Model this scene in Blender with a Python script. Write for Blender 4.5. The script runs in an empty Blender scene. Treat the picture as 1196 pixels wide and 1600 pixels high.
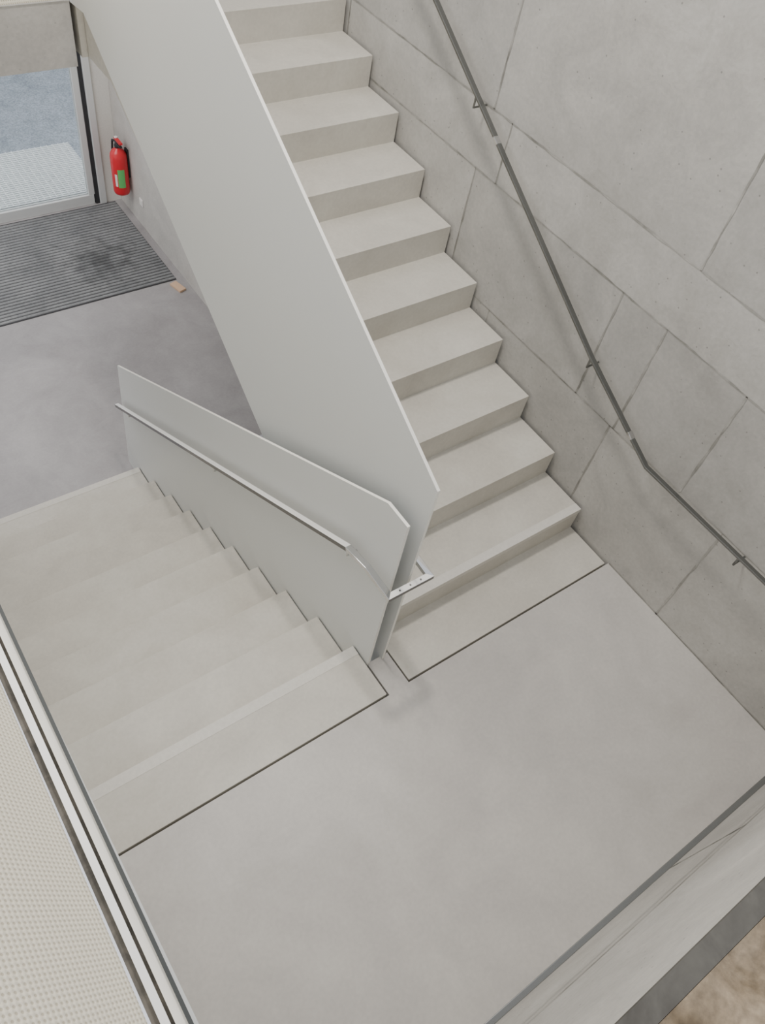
import bpy, bmesh, math, random
import numpy as np
from mathutils import Vector, Matrix
random.seed(4)
g=0.28; r=0.1563
ZG=-10*r; ZU=10*r
D=bpy.data; S=bpy.context.scene

# ---------------------------------------------------------------- materials
def newmat(name):
    m=D.materials.new(name); m.use_nodes=True
    nt=m.node_tree; b=nt.nodes['Principled BSDF']
    return m,nt,b
def plain(name,col,rough=.5,metal=0.,spec=.5):
    m,nt,b=newmat(name)
    b.inputs['Base Color'].default_value=(*col,1); b.inputs['Roughness'].default_value=rough
    b.inputs['Metallic'].default_value=metal; b.inputs['Specular IOR Level'].default_value=spec
    return m
def concrete(name,c1,c2,scale=1.5,rough=.6,pores=0.,bump=.05,attr=None,spec=.3,fine=.04,clouds=0.,fs=60,stain=None):
    m,nt,b=newmat(name); N=nt.nodes; Lk=nt.links
    tc=N.new('ShaderNodeTexCoord')
    n1=N.new('ShaderNodeTexNoise'); n1.inputs['Scale'].default_value=scale; n1.inputs['Detail'].default_value=7; n1.inputs['Roughness'].default_value=.6
    n1.inputs['Distortion'].default_value=.6
    Lk.new(tc.outputs['Object'],n1.inputs['Vector'])
    cr=N.new('ShaderNodeValToRGB'); cr.color_ramp.elements[0].position=.3; cr.color_ramp.elements[1].position=.7
    cr.color_ramp.elements[0].color=(*c1,1); cr.color_ramp.elements[1].color=(*c2,1)
    Lk.new(n1.outputs['Fac'],cr.inputs['Fac'])
    n2=N.new('ShaderNodeTexNoise'); n2.inputs['Scale'].default_value=fs; n2.inputs['Detail'].default_value=5
    Lk.new(tc.outputs['Object'],n2.inputs['Vector'])
    def mul(a,fac_socket,f0,f1,t0,t1):
        mr=N.new('ShaderNodeMapRange'); mr.inputs['From Min'].default_value=f0; mr.inputs['From Max'].default_value=f1
        mr.inputs['To Min'].default_value=t0; mr.inputs['To Max'].default_value=t1
        Lk.new(fac_socket,mr.inputs['Value'])
        mx=N.new('ShaderNodeMix'); mx.data_type='RGBA'; mx.blend_type='MULTIPLY'; mx.inputs['Factor'].default_value=1
        Lk.new(a,mx.inputs['A']); Lk.new(mr.outputs['Result'],mx.inputs['B'])
        return mx.outputs['Result']
    last=mul(cr.outputs['Color'],n2.outputs['Fac'],.3,.7,1-fine,1+fine)
    if clouds>0:
        n3=N.new('ShaderNodeTexNoise'); n3.inputs['Scale'].default_value=4; n3.inputs['Detail'].default_value=9; n3.inputs['Roughness'].default_value=.68; n3.inputs['Distortion'].default_value=.8
        Lk.new(tc.outputs['Object'],n3.inputs['Vector'])
        last=mul(last,n3.outputs['Fac'],.35,.68,1-clouds,1+clouds)
    if stain:
        vm=N.new('ShaderNodeVectorMath'); vm.operation='DISTANCE'; vm.inputs[1].default_value=stain[0]
        Lk.new(tc.outputs['Object'],vm.inputs[0])
        n4=N.new('ShaderNodeTexNoise'); n4.inputs['Scale'].default_value=9; n4.inputs['Detail'].default_value=4
        Lk.new(tc.outputs['Object'],n4.inputs['Vector'])
        ad=N.new('ShaderNodeMath'); ad.operation='ADD'; Lk.new(vm.outputs['Value'],ad.inputs[0])
        ms=N.new('ShaderNodeMath'); ms.operation='MULTIPLY'; ms.inputs[1].default_value=1.2; Lk.new(n4.outputs['Fac'],ms.inputs[0]); Lk.new(ms.outputs[0],ad.inputs[1])
        last=mul(last,ad.outputs[0],.62,.95,stain[1],1)
    if attr:
        a=N.new('ShaderNodeVertexColor'); a.layer_name=attr
        m2=N.new('ShaderNodeMix'); m2.data_type='RGBA'; m2.blend_type='MULTIPLY'; m2.inputs['Factor'].default_value=1
        Lk.new(last,m2.inputs['A']); Lk.new(a.outputs['Color'],m2.inputs['B']); last=m2.outputs['Result']
    if pores>0:
        v=N.new('ShaderNodeTexVoronoi'); v.inputs['Scale'].default_value=22; v.inputs['Randomness'].default_value=1
        Lk.new(tc.outputs['Object'],v.inputs['Vector'])
        last=mul(last,v.outputs['Distance'],.05,.10,1-pores,1)
    Lk.new(last,b.inputs['Base Color'])
    b.inputs['Roughness'].default_value=rough; b.inputs['Specular IOR Level'].default_value=spec
    bp=N.new('ShaderNodeBump'); bp.inputs['Strength'].default_value=bump; bp.inputs['Distance'].default_value=.01
    Lk.new(n2.outputs['Fac'],bp.inputs['Height']); Lk.new(bp.outputs['Normal'],b.inputs['Normal'])
    return m
M_step=concrete('step_concrete',(.53,.50,.435),(.62,.595,.53),scale=2.2,rough=.5,bump=.03,spec=.35,clouds=.04)
M_land=concrete('landing_concrete',(.475,.45,.42),(.585,.56,.515),scale=1.3,rough=.45,bump=.03,spec=.4,clouds=.05)
M_strip=concrete('nosing_strip_mat',(.64,.615,.555),(.68,.655,.595),scale=3,rough=.5,bump=.03)
M_wall=concrete('wall_concrete',(.43,.415,.385),(.56,.545,.51),scale=1.1,rough=.7,pores=.4,bump=.12,attr='tone',fine=.05,clouds=.09)
M_wall2=concrete('wall_concrete_plain',(.45,.43,.40),(.54,.52,.485),scale=1.3,rough=.7,pores=.2,bump=.15,fine=.06,clouds=.06)
M_joint=concrete('joint_mat',(.17,.165,.145),(.48,.465,.43),scale=6,rough=.8)
M_edgestrip=concrete('edge_strip_mat',(.075,.07,.062),(.13,.125,.11),scale=8,rough=.8)
M_screed=concrete('ground_screed',(.28,.265,.265),(.38,.365,.365),scale=1.2,rough=.42,bump=.05,spec=.4,clouds=.08)
M_white=concrete('painted_steel',(.72,.73,.71),(.73,.74,.72),scale=1,rough=.42,bump=.01,spec=.4,fine=.005)
M_whiteedge=plain('painted_edge',(.88,.86,.79),.5)
M_plaster=concrete('lining_paint',(.70,.68,.63),(.74,.72,.67),scale=2,rough=.7,bump=.03)
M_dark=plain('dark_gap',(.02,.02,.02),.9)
M_gapbrown=concrete('edge_gap_mat',(.05,.047,.042),(.20,.18,.15),scale=14,rough=.8)
M_edged=plain('edge_dark_steel',(.045,.05,.05),.5,.2)
M_rail=plain('handrail_steel',(.23,.235,.23),.24,.95)
M_barshade=plain('bar_side_shade',(.13,.13,.13),.2,.95)  # darker copy of the bar steel: shade painted on sides and underside
M_chrome=plain('polished_steel',(.62,.62,.62),.05,1.)
M_satin=plain('satin_steel',(.93,.92,.89),.35,.35)
M_alu=plain('door_frame_alu',(.68,.69,.68),.4,.2)
M_black=plain('rubber_black',(.025,.025,.028),.6)
M_red=plain('extinguisher_red',(.62,.02,.03),.3)
M_green=plain('label_green',(.12,.45,.13),.5)
M_labelw=plain('label_white',(.75,.72,.7),.5)
M_wood=plain('wood_offcut_mat',(.62,.42,.28),.7)
M_asph=concrete('asphalt',(.29,.32,.36),(.42,.45,.50),scale=3,rough=.7,bump=.4,fine=.3,clouds=.12)
M_brown=concrete('raw_floor',(.13,.095,.055),(.36,.285,.20),scale=8,rough=.4,bump=.3,fine=.2,clouds=.3)
def mat_perf():
    m,nt,b=newmat('perforated_sheet'); N=nt.nodes; Lk=nt.links
    uv=N.new('ShaderNodeUVMap')
    sep=N.new('ShaderNodeSeparateXYZ'); Lk.new(uv.outputs['UV'],sep.inputs[0])
    def math_(op,a,bb=None):
        n=N.new('ShaderNodeMath'); n.operation=op
        for i,q in enumerate((a,bb)):
            if q is None: continue
            if isinstance(q,(int,float)): n.inputs[i].default_value=q
            else: Lk.new(q,n.inputs[i])
        return n.outputs[0]
    u=math_('MULTIPLY',sep.outputs[0],math.pi/.0095); v=math_('MULTIPLY',sep.outputs[1],math.pi/.016)
    s=math_('MULTIPLY',math_('SINE',math_('ADD',u,v)),math_('SINE',math_('SUBTRACT',u,v)))
    ramp=N.new('ShaderNodeValToRGB'); ramp.color_ramp.elements[0].position=.25; ramp.color_ramp.elements[1].position=.6
    ramp.color_ramp.elements[0].color=(.93,.87,.71,1); ramp.color_ramp.elements[1].color=(.62,.56,.43,1)
    Lk.new(s,ramp.inputs['Fac']); Lk.new(ramp.outputs['Color'],b.inputs['Base Color'])
    bp=N.new('ShaderNodeBump'); bp.invert=True; bp.inputs['Strength'].default_value=.35; bp.inputs['Distance'].default_value=.003
    Lk.new(s,bp.inputs['Height']); Lk.new(bp.outputs['Normal'],b.inputs['Normal'])
    b.inputs['Roughness'].default_value=.5
    return m
M_perf=mat_perf()
def mat_glass():
    m,nt,b=newmat('clear_glass')
    b.inputs['Base Color'].default_value=(.95,1,1,1); b.inputs['Roughness'].default_value=.0
    b.inputs['Transmission Weight'].default_value=1; b.inputs['IOR'].default_value=1.05
    return m
M_glass=mat_glass()

# ---------------------------------------------------------------- helpers
def link(me,name,parent=None,mats=()):
    o=D.objects.new(name,me); S.collection.objects.link(o)
    for m in mats: me.materials.append(m)
    if parent: o.parent=parent
    return o
def empty(name):
    o=D.objects.new(name,None); S.collection.objects.link(o); o.empty_display_size=.1; return o
def box(name,x0,x1,y0,y1,z0,z1,mat,parent=None,bevel=0):
    bm=bmesh.new(); bmesh.ops.create_cube(bm,size=1)
    for v in bm.verts:
        v.co=Vector(((x0+x1)/2+v.co.x*(x1-x0),(y0+y1)/2+v.co.y*(y1-y0),(z0+z1)/2+v.co.z*(z1-z0)))
    me=D.meshes.new(name); bm.to_mesh(me); bm.free()
    o=link(me,name,parent,[mat])
    if bevel: 
        q=o.modifiers.new('b','BEVEL'); q.width=bevel; q.segments=2
    return o
def prism_x(name,poly,x0,x1,mat,parent=None,bevel=0,edge=None):
    "poly = (y,z) outline extruded along x"
    bm=bmesh.new()
    a=[bm.verts.new((x0,y,z)) for y,z in poly]; b=[bm.verts.new((x1,y,z)) for y,z in poly]
    bm.faces.new(a); bm.faces.new(list(reversed(b)))
    n=len(poly)
    for i in range(n):
        f=bm.faces.new((a[i],b[i],b[(i+1)%n],a[(i+1)%n]))
        if edge: f.material_index=1
    bmesh.ops.recalc_face_normals(bm,faces=bm.faces)
    me=D.meshes.new(name); bm.to_mesh(me); bm.free()
    o=link(me,name,parent,[mat]+([edge] if edge else []))
    if bevel:
        q=o.modifiers.new('b','BEVEL'); q.width=bevel; q.segments=2; q.limit_method='ANGLE'
    return o
def prism_z(name,poly,z0,z1,mat,parent=None):
    bm=bmesh.new()
    a=[bm.verts.new((x,y,z0)) for x,y in poly]; b=[bm.verts.new((x,y,z1)) for x,y in poly]
    bm.faces.new(a); bm.faces.new(list(reversed(b)))
    n=len(poly)
    for i in range(n): bm.faces.new((a[i],b[i],b[(i+1)%n],a[(i+1)%n]))
    bmesh.ops.recalc_face_normals(bm,faces=bm.faces)
    me=D.meshes.new(name); bm.to_mesh(me); bm.free()
    return link(me,name,parent,[mat])
def sweep(name,pts,w,h,mat,parent=None,segmats=None,side=None):
    "flat bar: w horizontal, h vertical, mitred at corners"
    pts=[Vector(p) for p in pts]; n=len(pts); up=Vector((0,0,1))
    bm=bmesh.new(); rings=[]
    for i,p in enumerate(pts):
        d0=(pts[i]-pts[i-1]).normalized() if i>0 else (pts[1]-pts[0]).normalized()
        d1=(pts[i+1]-pts[i]).normalized() if i<n-1 else d0
        t=(d0+d1).normalized()
        s0=d0.cross(up).normalized(); s=t.cross(up).normalized()
        k=1/max(.35,s.dot(s0)); nn=s.cross(t).normalized()
        k2=1/max(.35,nn.dot(s0.cross(d0).normalized()))
        ww=w[i] if isinstance(w,(list,tuple)) else w
        rings.append([bm.verts.new(p+s*a*ww/2*k+nn*b*h/2*k2) for a,b in ((-1,-1),(1,-1),(1,1),(-1,1))])
    for i in range(n-1):
        for j in range(4):
            f=bm.faces.new((rings[i][j],rings[i][(j+1)%4],rings[i+1][(j+1)%4],rings[i+1][j]))
            if segmats: f.material_index=segmats[i]
            if side is not None and segmats[i]==0 and j!=2: f.material_index=side  # painted shade on every face but the top
    bm.faces.new(rings[0][::-1]); bm.faces.new(rings[-1])
    bmesh.ops.recalc_face_normals(bm,faces=bm.faces)
    me=D.meshes.new(name); bm.to_mesh(me); bm.free()
    ms=mat if isinstance(mat,(list,tuple)) else [mat]
    o=link(me,name,parent,ms)
    q=o.modifiers.new('b','BEVEL'); q.width=.0015; q.segments=2; q.limit_method='ANGLE'
    return o
def lathe(name,prof,cx,cy,mat,parent=None,seg=32):
    bm=bmesh.new(); rings=[]
    for rad,z in prof:
        rings.append([bm.verts.new((cx+rad*math.cos(2*math.pi*i/seg),cy+rad*math.sin(2*math.pi*i/seg),z)) for i in range(seg)])
    for a,b in zip(rings,rings[1:]):
        for i in range(seg): bm.faces.new((a[i],a[(i+1)%seg],b[(i+1)%seg],b[i])).smooth=True
    bm.faces.new(rings[0][::-1]); bm.faces.new(rings[-1])
    me=D.meshes.new(name); bm.to_mesh(me); bm.free()
    return link(me,name,parent,[mat])
def tube(name,pts,rad,mat,parent=None):
    cu=D.curves.new(name,'CURVE'); cu.dimensions='3D'; cu.bevel_depth=rad; cu.bevel_resolution=4
    sp=cu.splines.new('POLY'); sp.points.add(len(pts)-1)
    for q,pp in zip(sp.points,pts): q.co=(*pp,1)
    o=D.objects.new(name,cu); S.collection.objects.link(o); cu.materials.append(mat)
    if parent: o.parent=parent
    return o

# ---------------------------------------------------------------- flights
XW=0.012           # concrete wall face
UL=-1.28; UR=-0.004
LL_=-2.658; LR=-1.4055
ga=0.27; gb=0.2752
st=empty('staircase')
prof=[(-ga+.005,0)]
for k in range(1,11):
    y=(k-1)*g
    prof+= [(y,(k-1)*r),(y,k*r)]
prof+=[(2.80,ZU),(2.80,ZU-.26),(2.55,ZU-.26),(.05,-.22),(-ga+.005,-.22)]
prism_x('flight',prof,UL,UR,M_step,st,bevel=.0015)
prism_x('nosing_strip',[(-.0015,r-.03),(-.0015,r+.0012),(.042,r+.0012),(.042,r-.03)],UL,UR,M_strip,st)
st2=empty('staircase.001')
prof=[(-gb+.005,0)]
for k in range(0,10):
    y=k*g
    prof+=[(y,-k*r),(y,-(k+1)*r)]
prof=prof[:-1]+[(9*g,ZG)]
prof+=[(9*g-.3,ZG),(-.05,-.24),(-gb+.005,-.24)]
prism_x('flight',prof,LL_,LR,M_step,st2,bevel=.0015)
for k,nm in ((0,'nosing_strip_top'),(9,'nosing_strip_bottom')):
    prism_x(nm,[(k*g+.0015,-k*r-.03),(k*g+.0015,-k*r+.0012),(k*g-.045,-k*r+.0012),(k*g-.045,-k*r-.03)],LL_,LR,M_strip,st2)

prism_z('floor_landing',[(LL_,-1.48),(XW,-1.48),(XW,-ga-.005),(UL-.008,-ga-.005),(UL-.008,-.105),(LR+.008,-.105),(LR+.008,-gb-.005),(LL_,-gb-.005)],-.22,0,M_land)
box('gap_shade_backing',LL_,XW,-.40,-.03,-.30,-.245,M_dark)  # added near-black backing, paints the shade down the floor gaps

# ---------------------------------------------------------------- parapet plates
up=prism_x('parapet_plate',[(-.12,-.2),(-.12,1.22),(2.85,1.22+.575*2.97),(4.2,2.93),(4.2,1.4),(2.66,1.56),(.98,.41)],-1.329,-1.317,M_white,None,edge=M_whiteedge)
lo=prism_x('parapet_plate.001',[(-.11,-.2),(-.10,1.04),(.02,1.04),(2.68,-.55),(2.73,ZG),(2.3,ZG),(.1,-.25)],-1.399,-1.387,M_white,None,edge=M_whiteedge)

# ---------------------------------------------------------------- handrails
h=empty('handrail')     # right wall and rear wall
sweep('rail',[(-.07,3.2,2.71),(-.07,1.38,1.63),(-.07,.29,.985),(-.07,-.20,.74),(-.07,-1.415,.735),(-1.3,-1.415,.72),(-2.64,-1.415,.72)],[.026,.026,.026,.025,.019,.018,.016],.011,M_rail,h)
def wall_bracket(nm,x,y,z,dirv):
    e=Vector(dirv)
    tube(nm,[(x,y,z-.006),(x,y,z-.05),tuple(Vector((x,y,z-.05))+e*.06)],.005,M_rail,h)
for i,(y,z) in enumerate([(2.45,2.265),(1.38,1.62),(.29,.975),(-.75,.735)]): wall_bracket('bracket_%d'%i,-.07,y,z,(1.3,0,0))
for i,x in enumerate([-.7,-2.55]): wall_bracket('bracket_r%d'%i,x,-1.415,.72,(0,-1,0))
for i,(y,z) in enumerate([(1.19,1.517),(-.06,.812)]):   # polished splice joints
    dy=.016; sl=.59
    sweep('splice_%d'%i,[(-.07,y+dy,z+dy*sl),(-.07,y-dy,z-dy*sl)],.027,.0125,M_chrome,h)
h2=empty('handrail.001')   # around the parapet end
sweep('rail',[(-1.447,2.66,-.875),(-1.447,1.25,-.02),(-1.447,.12,.665),(-1.447,-.01,.695),(-1.447,-.155,.69),(-1.255,-.155,.69),(-1.255,-.02,.70),(-1.255,.12,.79),(-1.255,2.7,2.25)],.026,.022,[M_satin,M_chrome,M_rail,M_barshade],h2,segmats=[0,0,1,1,0,1,1,0],side=3)
for i,(y,z) in enumerate([(2.45,-.75),(1.25,-.03),(.12,.655)]): tube('bracket_%d'%i,[(-1.447,y,z-.004),(-1.447,y,z-.04),(-1.398,y,z-.04)],.005,M_chrome,h2)
tube('bracket_u',[(-1.255,.3,.88),(-1.255,.3,.84),(-1.318,.3,.84)],.005,M_chrome,h2)
for i,x in enumerate((-1.40,-1.35,-1.30)):
    lathe('screw_%d'%i,[(.004,.700),(.004,.7025)],x,-.155,M_rail,h2,seg=12)

# ---------------------------------------------------------------- concrete walls
def panel_wall(name,rows,place,thick_dir,mat,base=1.0):
    bm=bmesh.new(); cl=bm.loops.layers.color.new('tone')
    for z0,z1,cuts in rows:
        for a,b in zip(cuts,cuts[1:]):
            t=min(1,random.uniform(.92,1.0)*base)
            front=[place(a,z0),place(b,z0),place(b,z1),place(a,z1)]
            vs=[bm.verts.new(p) for p in front]; vb=[bm.verts.new(p+thick_dir) for p in front]
            fs=[bm.faces.new(vs),bm.faces.new(vb[::-1])]
            for i in range(4): fs.append(bm.faces.new((vs[i],vb[i],vb[(i+1)%4],vs[(i+1)%4])))
            for f in fs:
                for l in f.loops: l[cl]=(t,t,t,1)
    bmesh.ops.recalc_face_normals(bm,faces=bm.faces)
    me=D.meshes.new(name); bm.to_mesh(me); bm.free()
    return link(me,name,None,[mat])
rowsR=[(1.575,4.2,[-1.48,-1.15,.07,1.33,2.6,3.9,6.1]),
       (1.285,1.575,[-1.48,-.9,1.20,2.5,6.1]),
       (.69,1.285,[-1.48,-1.08,-.36,.07,.33,1.35,2.35,6.1]),
       (-.25,.69,[-1.48,-.62,.09,1.0,2.2,3.2,4.5,6.1]),
       (ZG,-.25,[-1.48,1.,3.2,4.4,5.0,6.1])]
wr=panel_wall('wall_right',rowsR,lambda a,z:Vector((XW,a,z)),Vector((.25,0,0)),M_wall)
def strip(bm,p,q,w,nrm):
    p=Vector(p);q=Vector(q);d=(q-p);L=d.length;d.normalize();s=d.cross(nrm).normalized()
    n=max(2,int(L/.05)); prev=None
    for i in range(n+1):
        c=p+d*L*i/n+s*random.uniform(-.0015,.0015)+nrm*.0015; ww=w*random.uniform(.4,1.4)/2
        cur=(bm.verts.new(c+s*ww),bm.verts.new(c-s*ww))
        if prev: bm.faces.new((prev[0],prev[1],cur[1],cur[0]))
        prev=cur
def joints(name,rows,place,nrm,parent,extra=()):
    bm=bmesh.new()
    for z0,z1,cuts in rows:
        for a in cuts[1:-1]: strip(bm,place(a,z0),place(a,z1),.009,nrm)
        strip(bm,place(cuts[0],z1),place(cuts[-1],z1),.007,nrm)
    for p,q,w_ in extra: strip(bm,p,q,w_,nrm)
    me=D.meshes.new(name); bm.to_mesh(me); bm.free()
    return link(me,name,parent,[M_joint])
joints('formwork_joints',rowsR[1:]+[(1.575,4.2,rowsR[0][2])],lambda a,z:Vector((XW,a,z)),Vector((-1,0,0)),wr,
       extra=[((XW,-.28,.004),(XW,-1.48,.004),.010)])
rowsB=[(.69,ZU-.012,[-2.9,-1.7,-.45,XW]),(-.25,.69,[-2.9,-2.2,-.9,XW])]
wb=panel_wall('wall_rear',rowsB,lambda a,z:Vector((a,-1.48,z)),Vector((0,-.22,0)),M_wall,1.1)
joints('formwork_joints',rowsB[1:],lambda a,z:Vector((a,-1.48,z)),Vector((0,1,0)),wb)

box('wall_left',-2.72,-2.660,-1.48,2.6,ZG,1.44,M_white)
def slant(name,o0,o1,z0,z1,mat,parent,a=(-.04,-2.661),b=(-1.04,-2.671)):
    def X(y): return a[1]+(b[1]-a[1])*(y-a[0])/(b[0]-a[0])
    y0,y1=-1.47,2.75
    poly=[(X(y0)-o0,y0),(X(y1)-o0,y1),(X(y1)-o1,y1),(X(y0)-o1,y0)]
    return prism_z(name,poly,z0,z1,mat,parent)
ed=empty('gallery_edge_trim')
slant('edge_angle',-.003,.005,1.44,1.512,M_edged,ed)
slant('edge_plate',.005,.024,1.44,1.502,M_whiteedge,ed)
slant('gap',.024,.031,1.44,1.485,M_gapbrown,ed)
slant('clamp_bar',.031,.046,1.44,1.505,M_satin,ed)
slant('shadow_gap',.046,.060,1.44,1.485,M_gapbrown,ed)
def quad(name,p,mat,parent=None,thick=.003):
    bm=bmesh.new(); vs=[bm.verts.new(q) for q in p]; f=bm.faces.new(vs)
    ul=bm.loops.layers.uv.new('UVMap')
    o=Vector(p[0]); ex=(Vector(p[1])-o).normalized(); n=ex.cross(Vector(p[3])-o).normalized(); ey=n.cross(ex)
    for l in f.loops: l[ul].uv=((l.vert.co-o).dot(ex),(l.vert.co-o).dot(ey))
    me=D.meshes.new(name); bm.to_mesh(me); bm.free()
    ob=link(me,name,parent,[mat]); q=ob.modifiers.new('s','SOLIDIFY'); q.thickness=thick
    return ob
rp=empty('perforated_railing')
quad('sheet',[(-2.745,-1.7,1.50),(-2.685,2.7,1.50),(-3.0,2.7,2.35),(-3.06,-1.7,2.35)],M_perf,rp)
box('top_bar',-3.09,-3.0,-1.7,2.7,2.35,2.37,M_satin,rp)
rp2=empty('perforated_railing.001')
quad('sheet',[(-5,2.80,ZU),(-1.34,2.80,ZU),(-1.34,2.80,ZU+1.),(-5,2.80,ZU+1.)],M_perf,rp2)
box('top_bar',-5,-1.34,2.78,2.82,ZU+1.,ZU+1.02,M_satin,rp2)

box('floor_upper',-5,-1.335,2.81,4.2,ZU-.30,ZU-.01,M_wall2)
box('floor_upper_right',-1.31,XW-.002,2.805,6.1,ZU-.26,ZU,M_step)
box('floor_gallery',-4,XW,-3.2,-1.525,ZU-.2,ZU+.004,M_brown)
box('trim_2',-2.9,XW,-1.524,-1.478,ZU-.011,ZU+.004,M_edgestrip)

# ---------------------------------------------------------------- ground floor
YD=5.94
box('floor_ground',-6,XW,9*g,YD+.06,ZG-.2,ZG,M_screed)
box('wall_right_lining',-.045,XW-.001,3.9,YD+.1,ZG,ZG+2.2,M_wall2)
em=empty('entrance_mat')
box('base',-6,-.12,4.54,YD-.06,ZG,ZG+.004,M_black,em)
bm=bmesh.new(); y=4.555
M_rib=concrete('mat_rib',(.16,.165,.17),(.245,.25,.25),scale=3,rough=.8,fine=.15,clouds=.12,stain=((-.62,5.05,ZG),.55))
while y<YD-.08:
    x0,x1=-6,-.125
    vs=[bm.verts.new(c) for c in ((x0,y,ZG+.004),(x1,y,ZG+.004),(x1,y+.004,ZG+.009),(x0,y+.004,ZG+.009),(x0,y+.026,ZG+.009),(x1,y+.026,ZG+.009),(x1,y+.030,ZG+.004),(x0,y+.030,ZG+.004))]
    bm.faces.new((vs[0],vs[1],vs[2],vs[3]));bm.faces.new((vs[3],vs[2],vs[5],vs[4]));bm.faces.new((vs[4],vs[5],vs[6],vs[7]))
    y+=.040
me=D.meshes.new('ribs'); bm.to_mesh(me); bm.free(); link(me,'ribs',em,[M_rib])
wo=box('wood_offcut',-.035,.035,-.07,.07,0,.02,M_wood,bevel=.002)
wo.location=(-.16,4.43,ZG+.0005); wo.rotation_euler=(0,0,.25)

d=empty('door_1')
box('sill_rail',-2.4,-.31,YD-.03,YD+.03,ZG,ZG+.10,M_alu,d,bevel=.004)
box('stile',-.36,-.30,YD-.03,YD+.03,ZG+.10,ZG+2.0,M_alu,d,bevel=.004)
box('stile_left',-2.46,-2.40,YD-.03,YD+.03,ZG,ZG+2.0,M_alu,d,bevel=.004)
box('head',-2.4,-.36,YD-.03,YD+.03,ZG+1.92,ZG+2.0,M_alu,d,bevel=.004)
box('glass',-2.4,-.36,YD-.004,YD+.004,ZG+.10,ZG+1.92,M_glass,d)
box('gasket',-.30,-.262,YD-.035,YD+.03,ZG,ZG+2.0,M_black,d)
box('frame',-.262,-.20,YD-.06,YD+.06,ZG,ZG+2.05,M_alu,d,bevel=.004)
box('wall_front',-6,-2.46,YD-.05,YD+.15,ZG,ZU-.3,M_wall2)
box('wall_front_jamb',-.20,-.046,YD-.04,YD+.15,ZG,ZG+2.2,M_plaster)
box('wall_front_head',-2.46,-.2,YD-.05,YD+.15,ZG+2.0,ZU-.28,M_wall2)
box('ground_outside',-9,3,YD+.16,16,ZG-.1,ZG-.01,M_asph)
gt=empty('entrance_grating')
box('frame',-3,-.13,6.13,7.05,ZG-.008,ZG-.004,plain('grate_gap',(.5,.53,.54),.6),gt)
bm=bmesh.new(); 
def addbox(bm,x0,x1,y0,y1,z0,z1):
    res=bmesh.ops.create_cube(bm,size=1)
    for v in res['verts']: v.co=Vector(((x0+x1)/2+v.co.x*(x1-x0),(y0+y1)/2+v.co.y*(y1-y0),(z0+z1)/2+v.co.z*(z1-z0)))
y=6.13
while y<7.05: addbox(bm,-3,-.13,y,y+.014,ZG-.006,ZG+.004); y+=.033
x=-3
while x<-.13: addbox(bm,x,x+.008,6.13,7.05,ZG-.006,ZG+.003); x+=.06
me=D.meshes.new('bars'); bm.to_mesh(me); bm.free(); link(me,'bars',gt,[plain('galvanised',(.88,.89,.90),.5,.1)])

fe=empty('fire_extinguisher'); cx,cy=-.135,5.62; zb=-1.31
lathe('body',[(.045,zb),(.070,zb+.008),(.076,zb+.03),(.076,zb+.36),(.072,zb+.39),(.055,zb+.42),(.030,zb+.44),(.022,zb+.455)],cx,cy,M_red,fe)
def arc(nm,a0d,a1d,z0,z1,mat):
    bm=bmesh.new(); n=8
    for i in range(n):
        a0=math.radians(a0d+(a1d-a0d)*i/n); a1=math.radians(a0d+(a1d-a0d)*(i+1)/n)
        bm.faces.new([bm.verts.new((cx+.0775*math.cos(a),cy+.0775*math.sin(a),z)) for a,z in ((a0,z0),(a1,z0),(a1,z1),(a0,z1))])
    me=D.meshes.new(nm); bm.to_mesh(me); bm.free(); link(me,nm,fe,[mat])
arc('label_green',-128,-80,zb+.09,zb+.27,M_green)
arc('label_white',-150,-133,zb+.10,zb+.22,M_labelw)
lathe('collar',[(.025,zb+.45),(.028,zb+.47),(.02,zb+.49),(.018,zb+.52)],cx,cy,M_black,fe)
box('lever',cx-.015,cx+.015,cy-.10,cy+.03,zb+.52,zb+.535,M_red,fe)
box('handle',cx-.013,cx+.013,cy-.09,cy+.02,zb+.485,zb+.497,M_black,fe)
lathe('gauge',[(.001,zb+.535),(.016,zb+.535),(.016,zb+.545)],cx,cy+.01,M_labelw,fe,seg=16)
tube('hose',[(cx,cy+.02,zb+.50),(cx-.01,cy+.08,zb+.48),(cx-.01,cy+.10,zb+.40),(cx-.01,cy+.095,zb+.2),(cx-.01,cy+.085,zb+.1)],.010,M_black,fe)
tube('nozzle',[(cx-.01,cy+.085,zb+.1),(cx-.01,cy+.08,zb+.02)],.014,M_black,fe)
box('wall_bracket',cx+.074,-.045,cy-.03,cy+.03,zb+.15,zb+.42,M_black,fe)
so=empty('power_socket'); box('plate',-.055,-.045,5.35,5.42,-1.33,-1.26,M_labelw,so,bevel=.004)
box('insert',-.058,-.054,5.365,5.405,-1.315,-1.275,M_plaster,so,bevel=.002)

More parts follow.
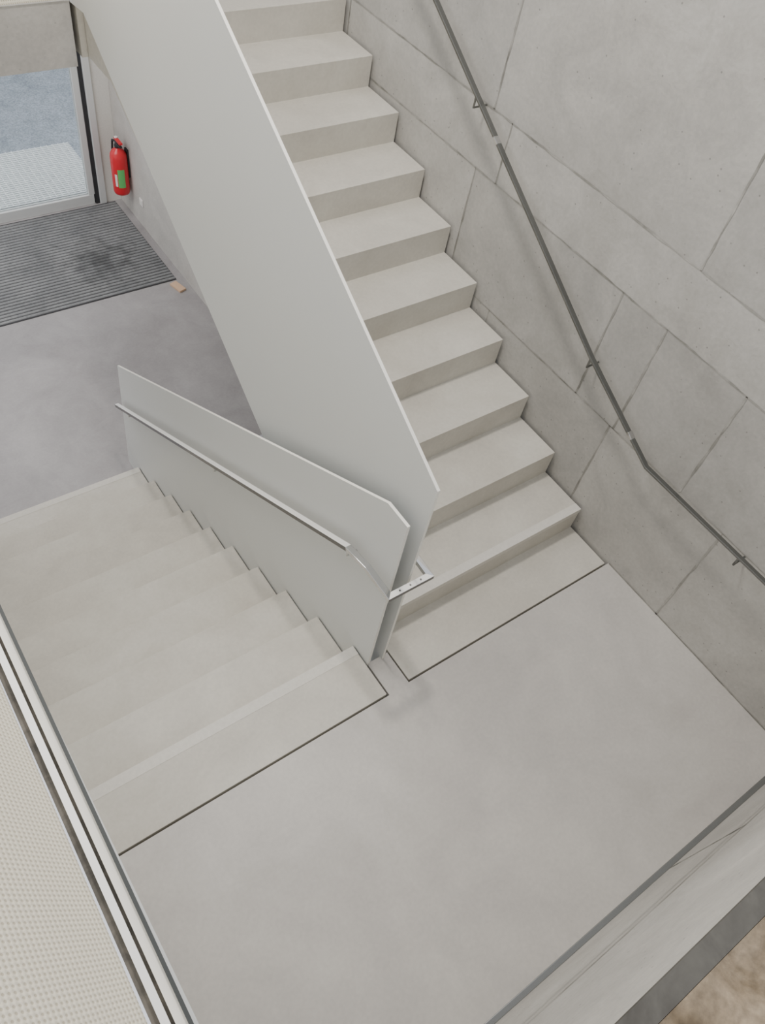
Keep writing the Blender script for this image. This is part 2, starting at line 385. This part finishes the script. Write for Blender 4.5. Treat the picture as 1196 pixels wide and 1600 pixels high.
# ---------------------------------------------------------------- light
w=D.worlds.new('World'); S.world=w; w.use_nodes=True
bg=w.node_tree.nodes['Background']; bg.inputs[0].default_value=(.93,.95,1,1); bg.inputs[1].default_value=1.15
def area(name,loc,target,sx,sy,power,col):
    l=D.lights.new(name,'AREA'); l.shape='RECTANGLE'; l.size=sx; l.size_y=sy; l.energy=power; l.color=col
    o=D.objects.new(name,l); S.collection.objects.link(o); o.location=loc
    o.rotation_euler=(Vector(target)-Vector(loc)).to_track_quat('-Z','Y').to_euler(); return o
area('ceiling_light',(-1.35,1.15,5.0),(-1.3,.4,0),.35,.35,100,(1,.94,.87))
area('soft_fill_light',(-3.0,3.5,4.8),(-1.5,1.,0),1.5,1.5,60,(1,.96,.9))  # unseen large fill, added to soften the shadows
area('ground_fill_light',(-2.0,4.9,1.15),(-2.0,4.9,-2),2.4,1.2,60,(1,.97,.96))  # unseen fill below the upper slab, added to brighten the ground floor

# ---------------------------------------------------------------- camera
P=[0.0531,-0.0572,0.0119,-2.6867,-1.1968,3.2345,1248.8232]
def rodr(wv):
    wv=np.array(wv);th=np.linalg.norm(wv)+1e-12; k=wv/th
    Kx=np.array([[0,-k[2],k[1]],[k[2],0,-k[0]],[-k[1],k[0],0]])
    return np.eye(3)+np.sin(th)*Kx+(1-np.cos(th))*Kx@Kx
X=np.array([2165,-996,1130.]);Y=np.array([-1196,-1527,1130.])
X/=np.linalg.norm(X);Y/=np.linalg.norm(Y)
U,s_,Vt=np.linalg.svd(np.stack([X,Y,np.cross(X,Y)],1)); R=rodr(P[:3])@(U@Vt)
cam=D.cameras.new('camera'); co=D.objects.new('camera',cam); S.collection.objects.link(co)
mw=Matrix([[R[0][0],-R[1][0],-R[2][0],P[3]],[R[0][1],-R[1][1],-R[2][1],P[4]],[R[0][2],-R[1][2],-R[2][2],P[5]],[0,0,0,1]])
co.matrix_world=mw
cam.sensor_fit='VERTICAL'; cam.sensor_height=32.; cam.lens=P[6]/1600*32.; cam.clip_start=.01
S.camera=co
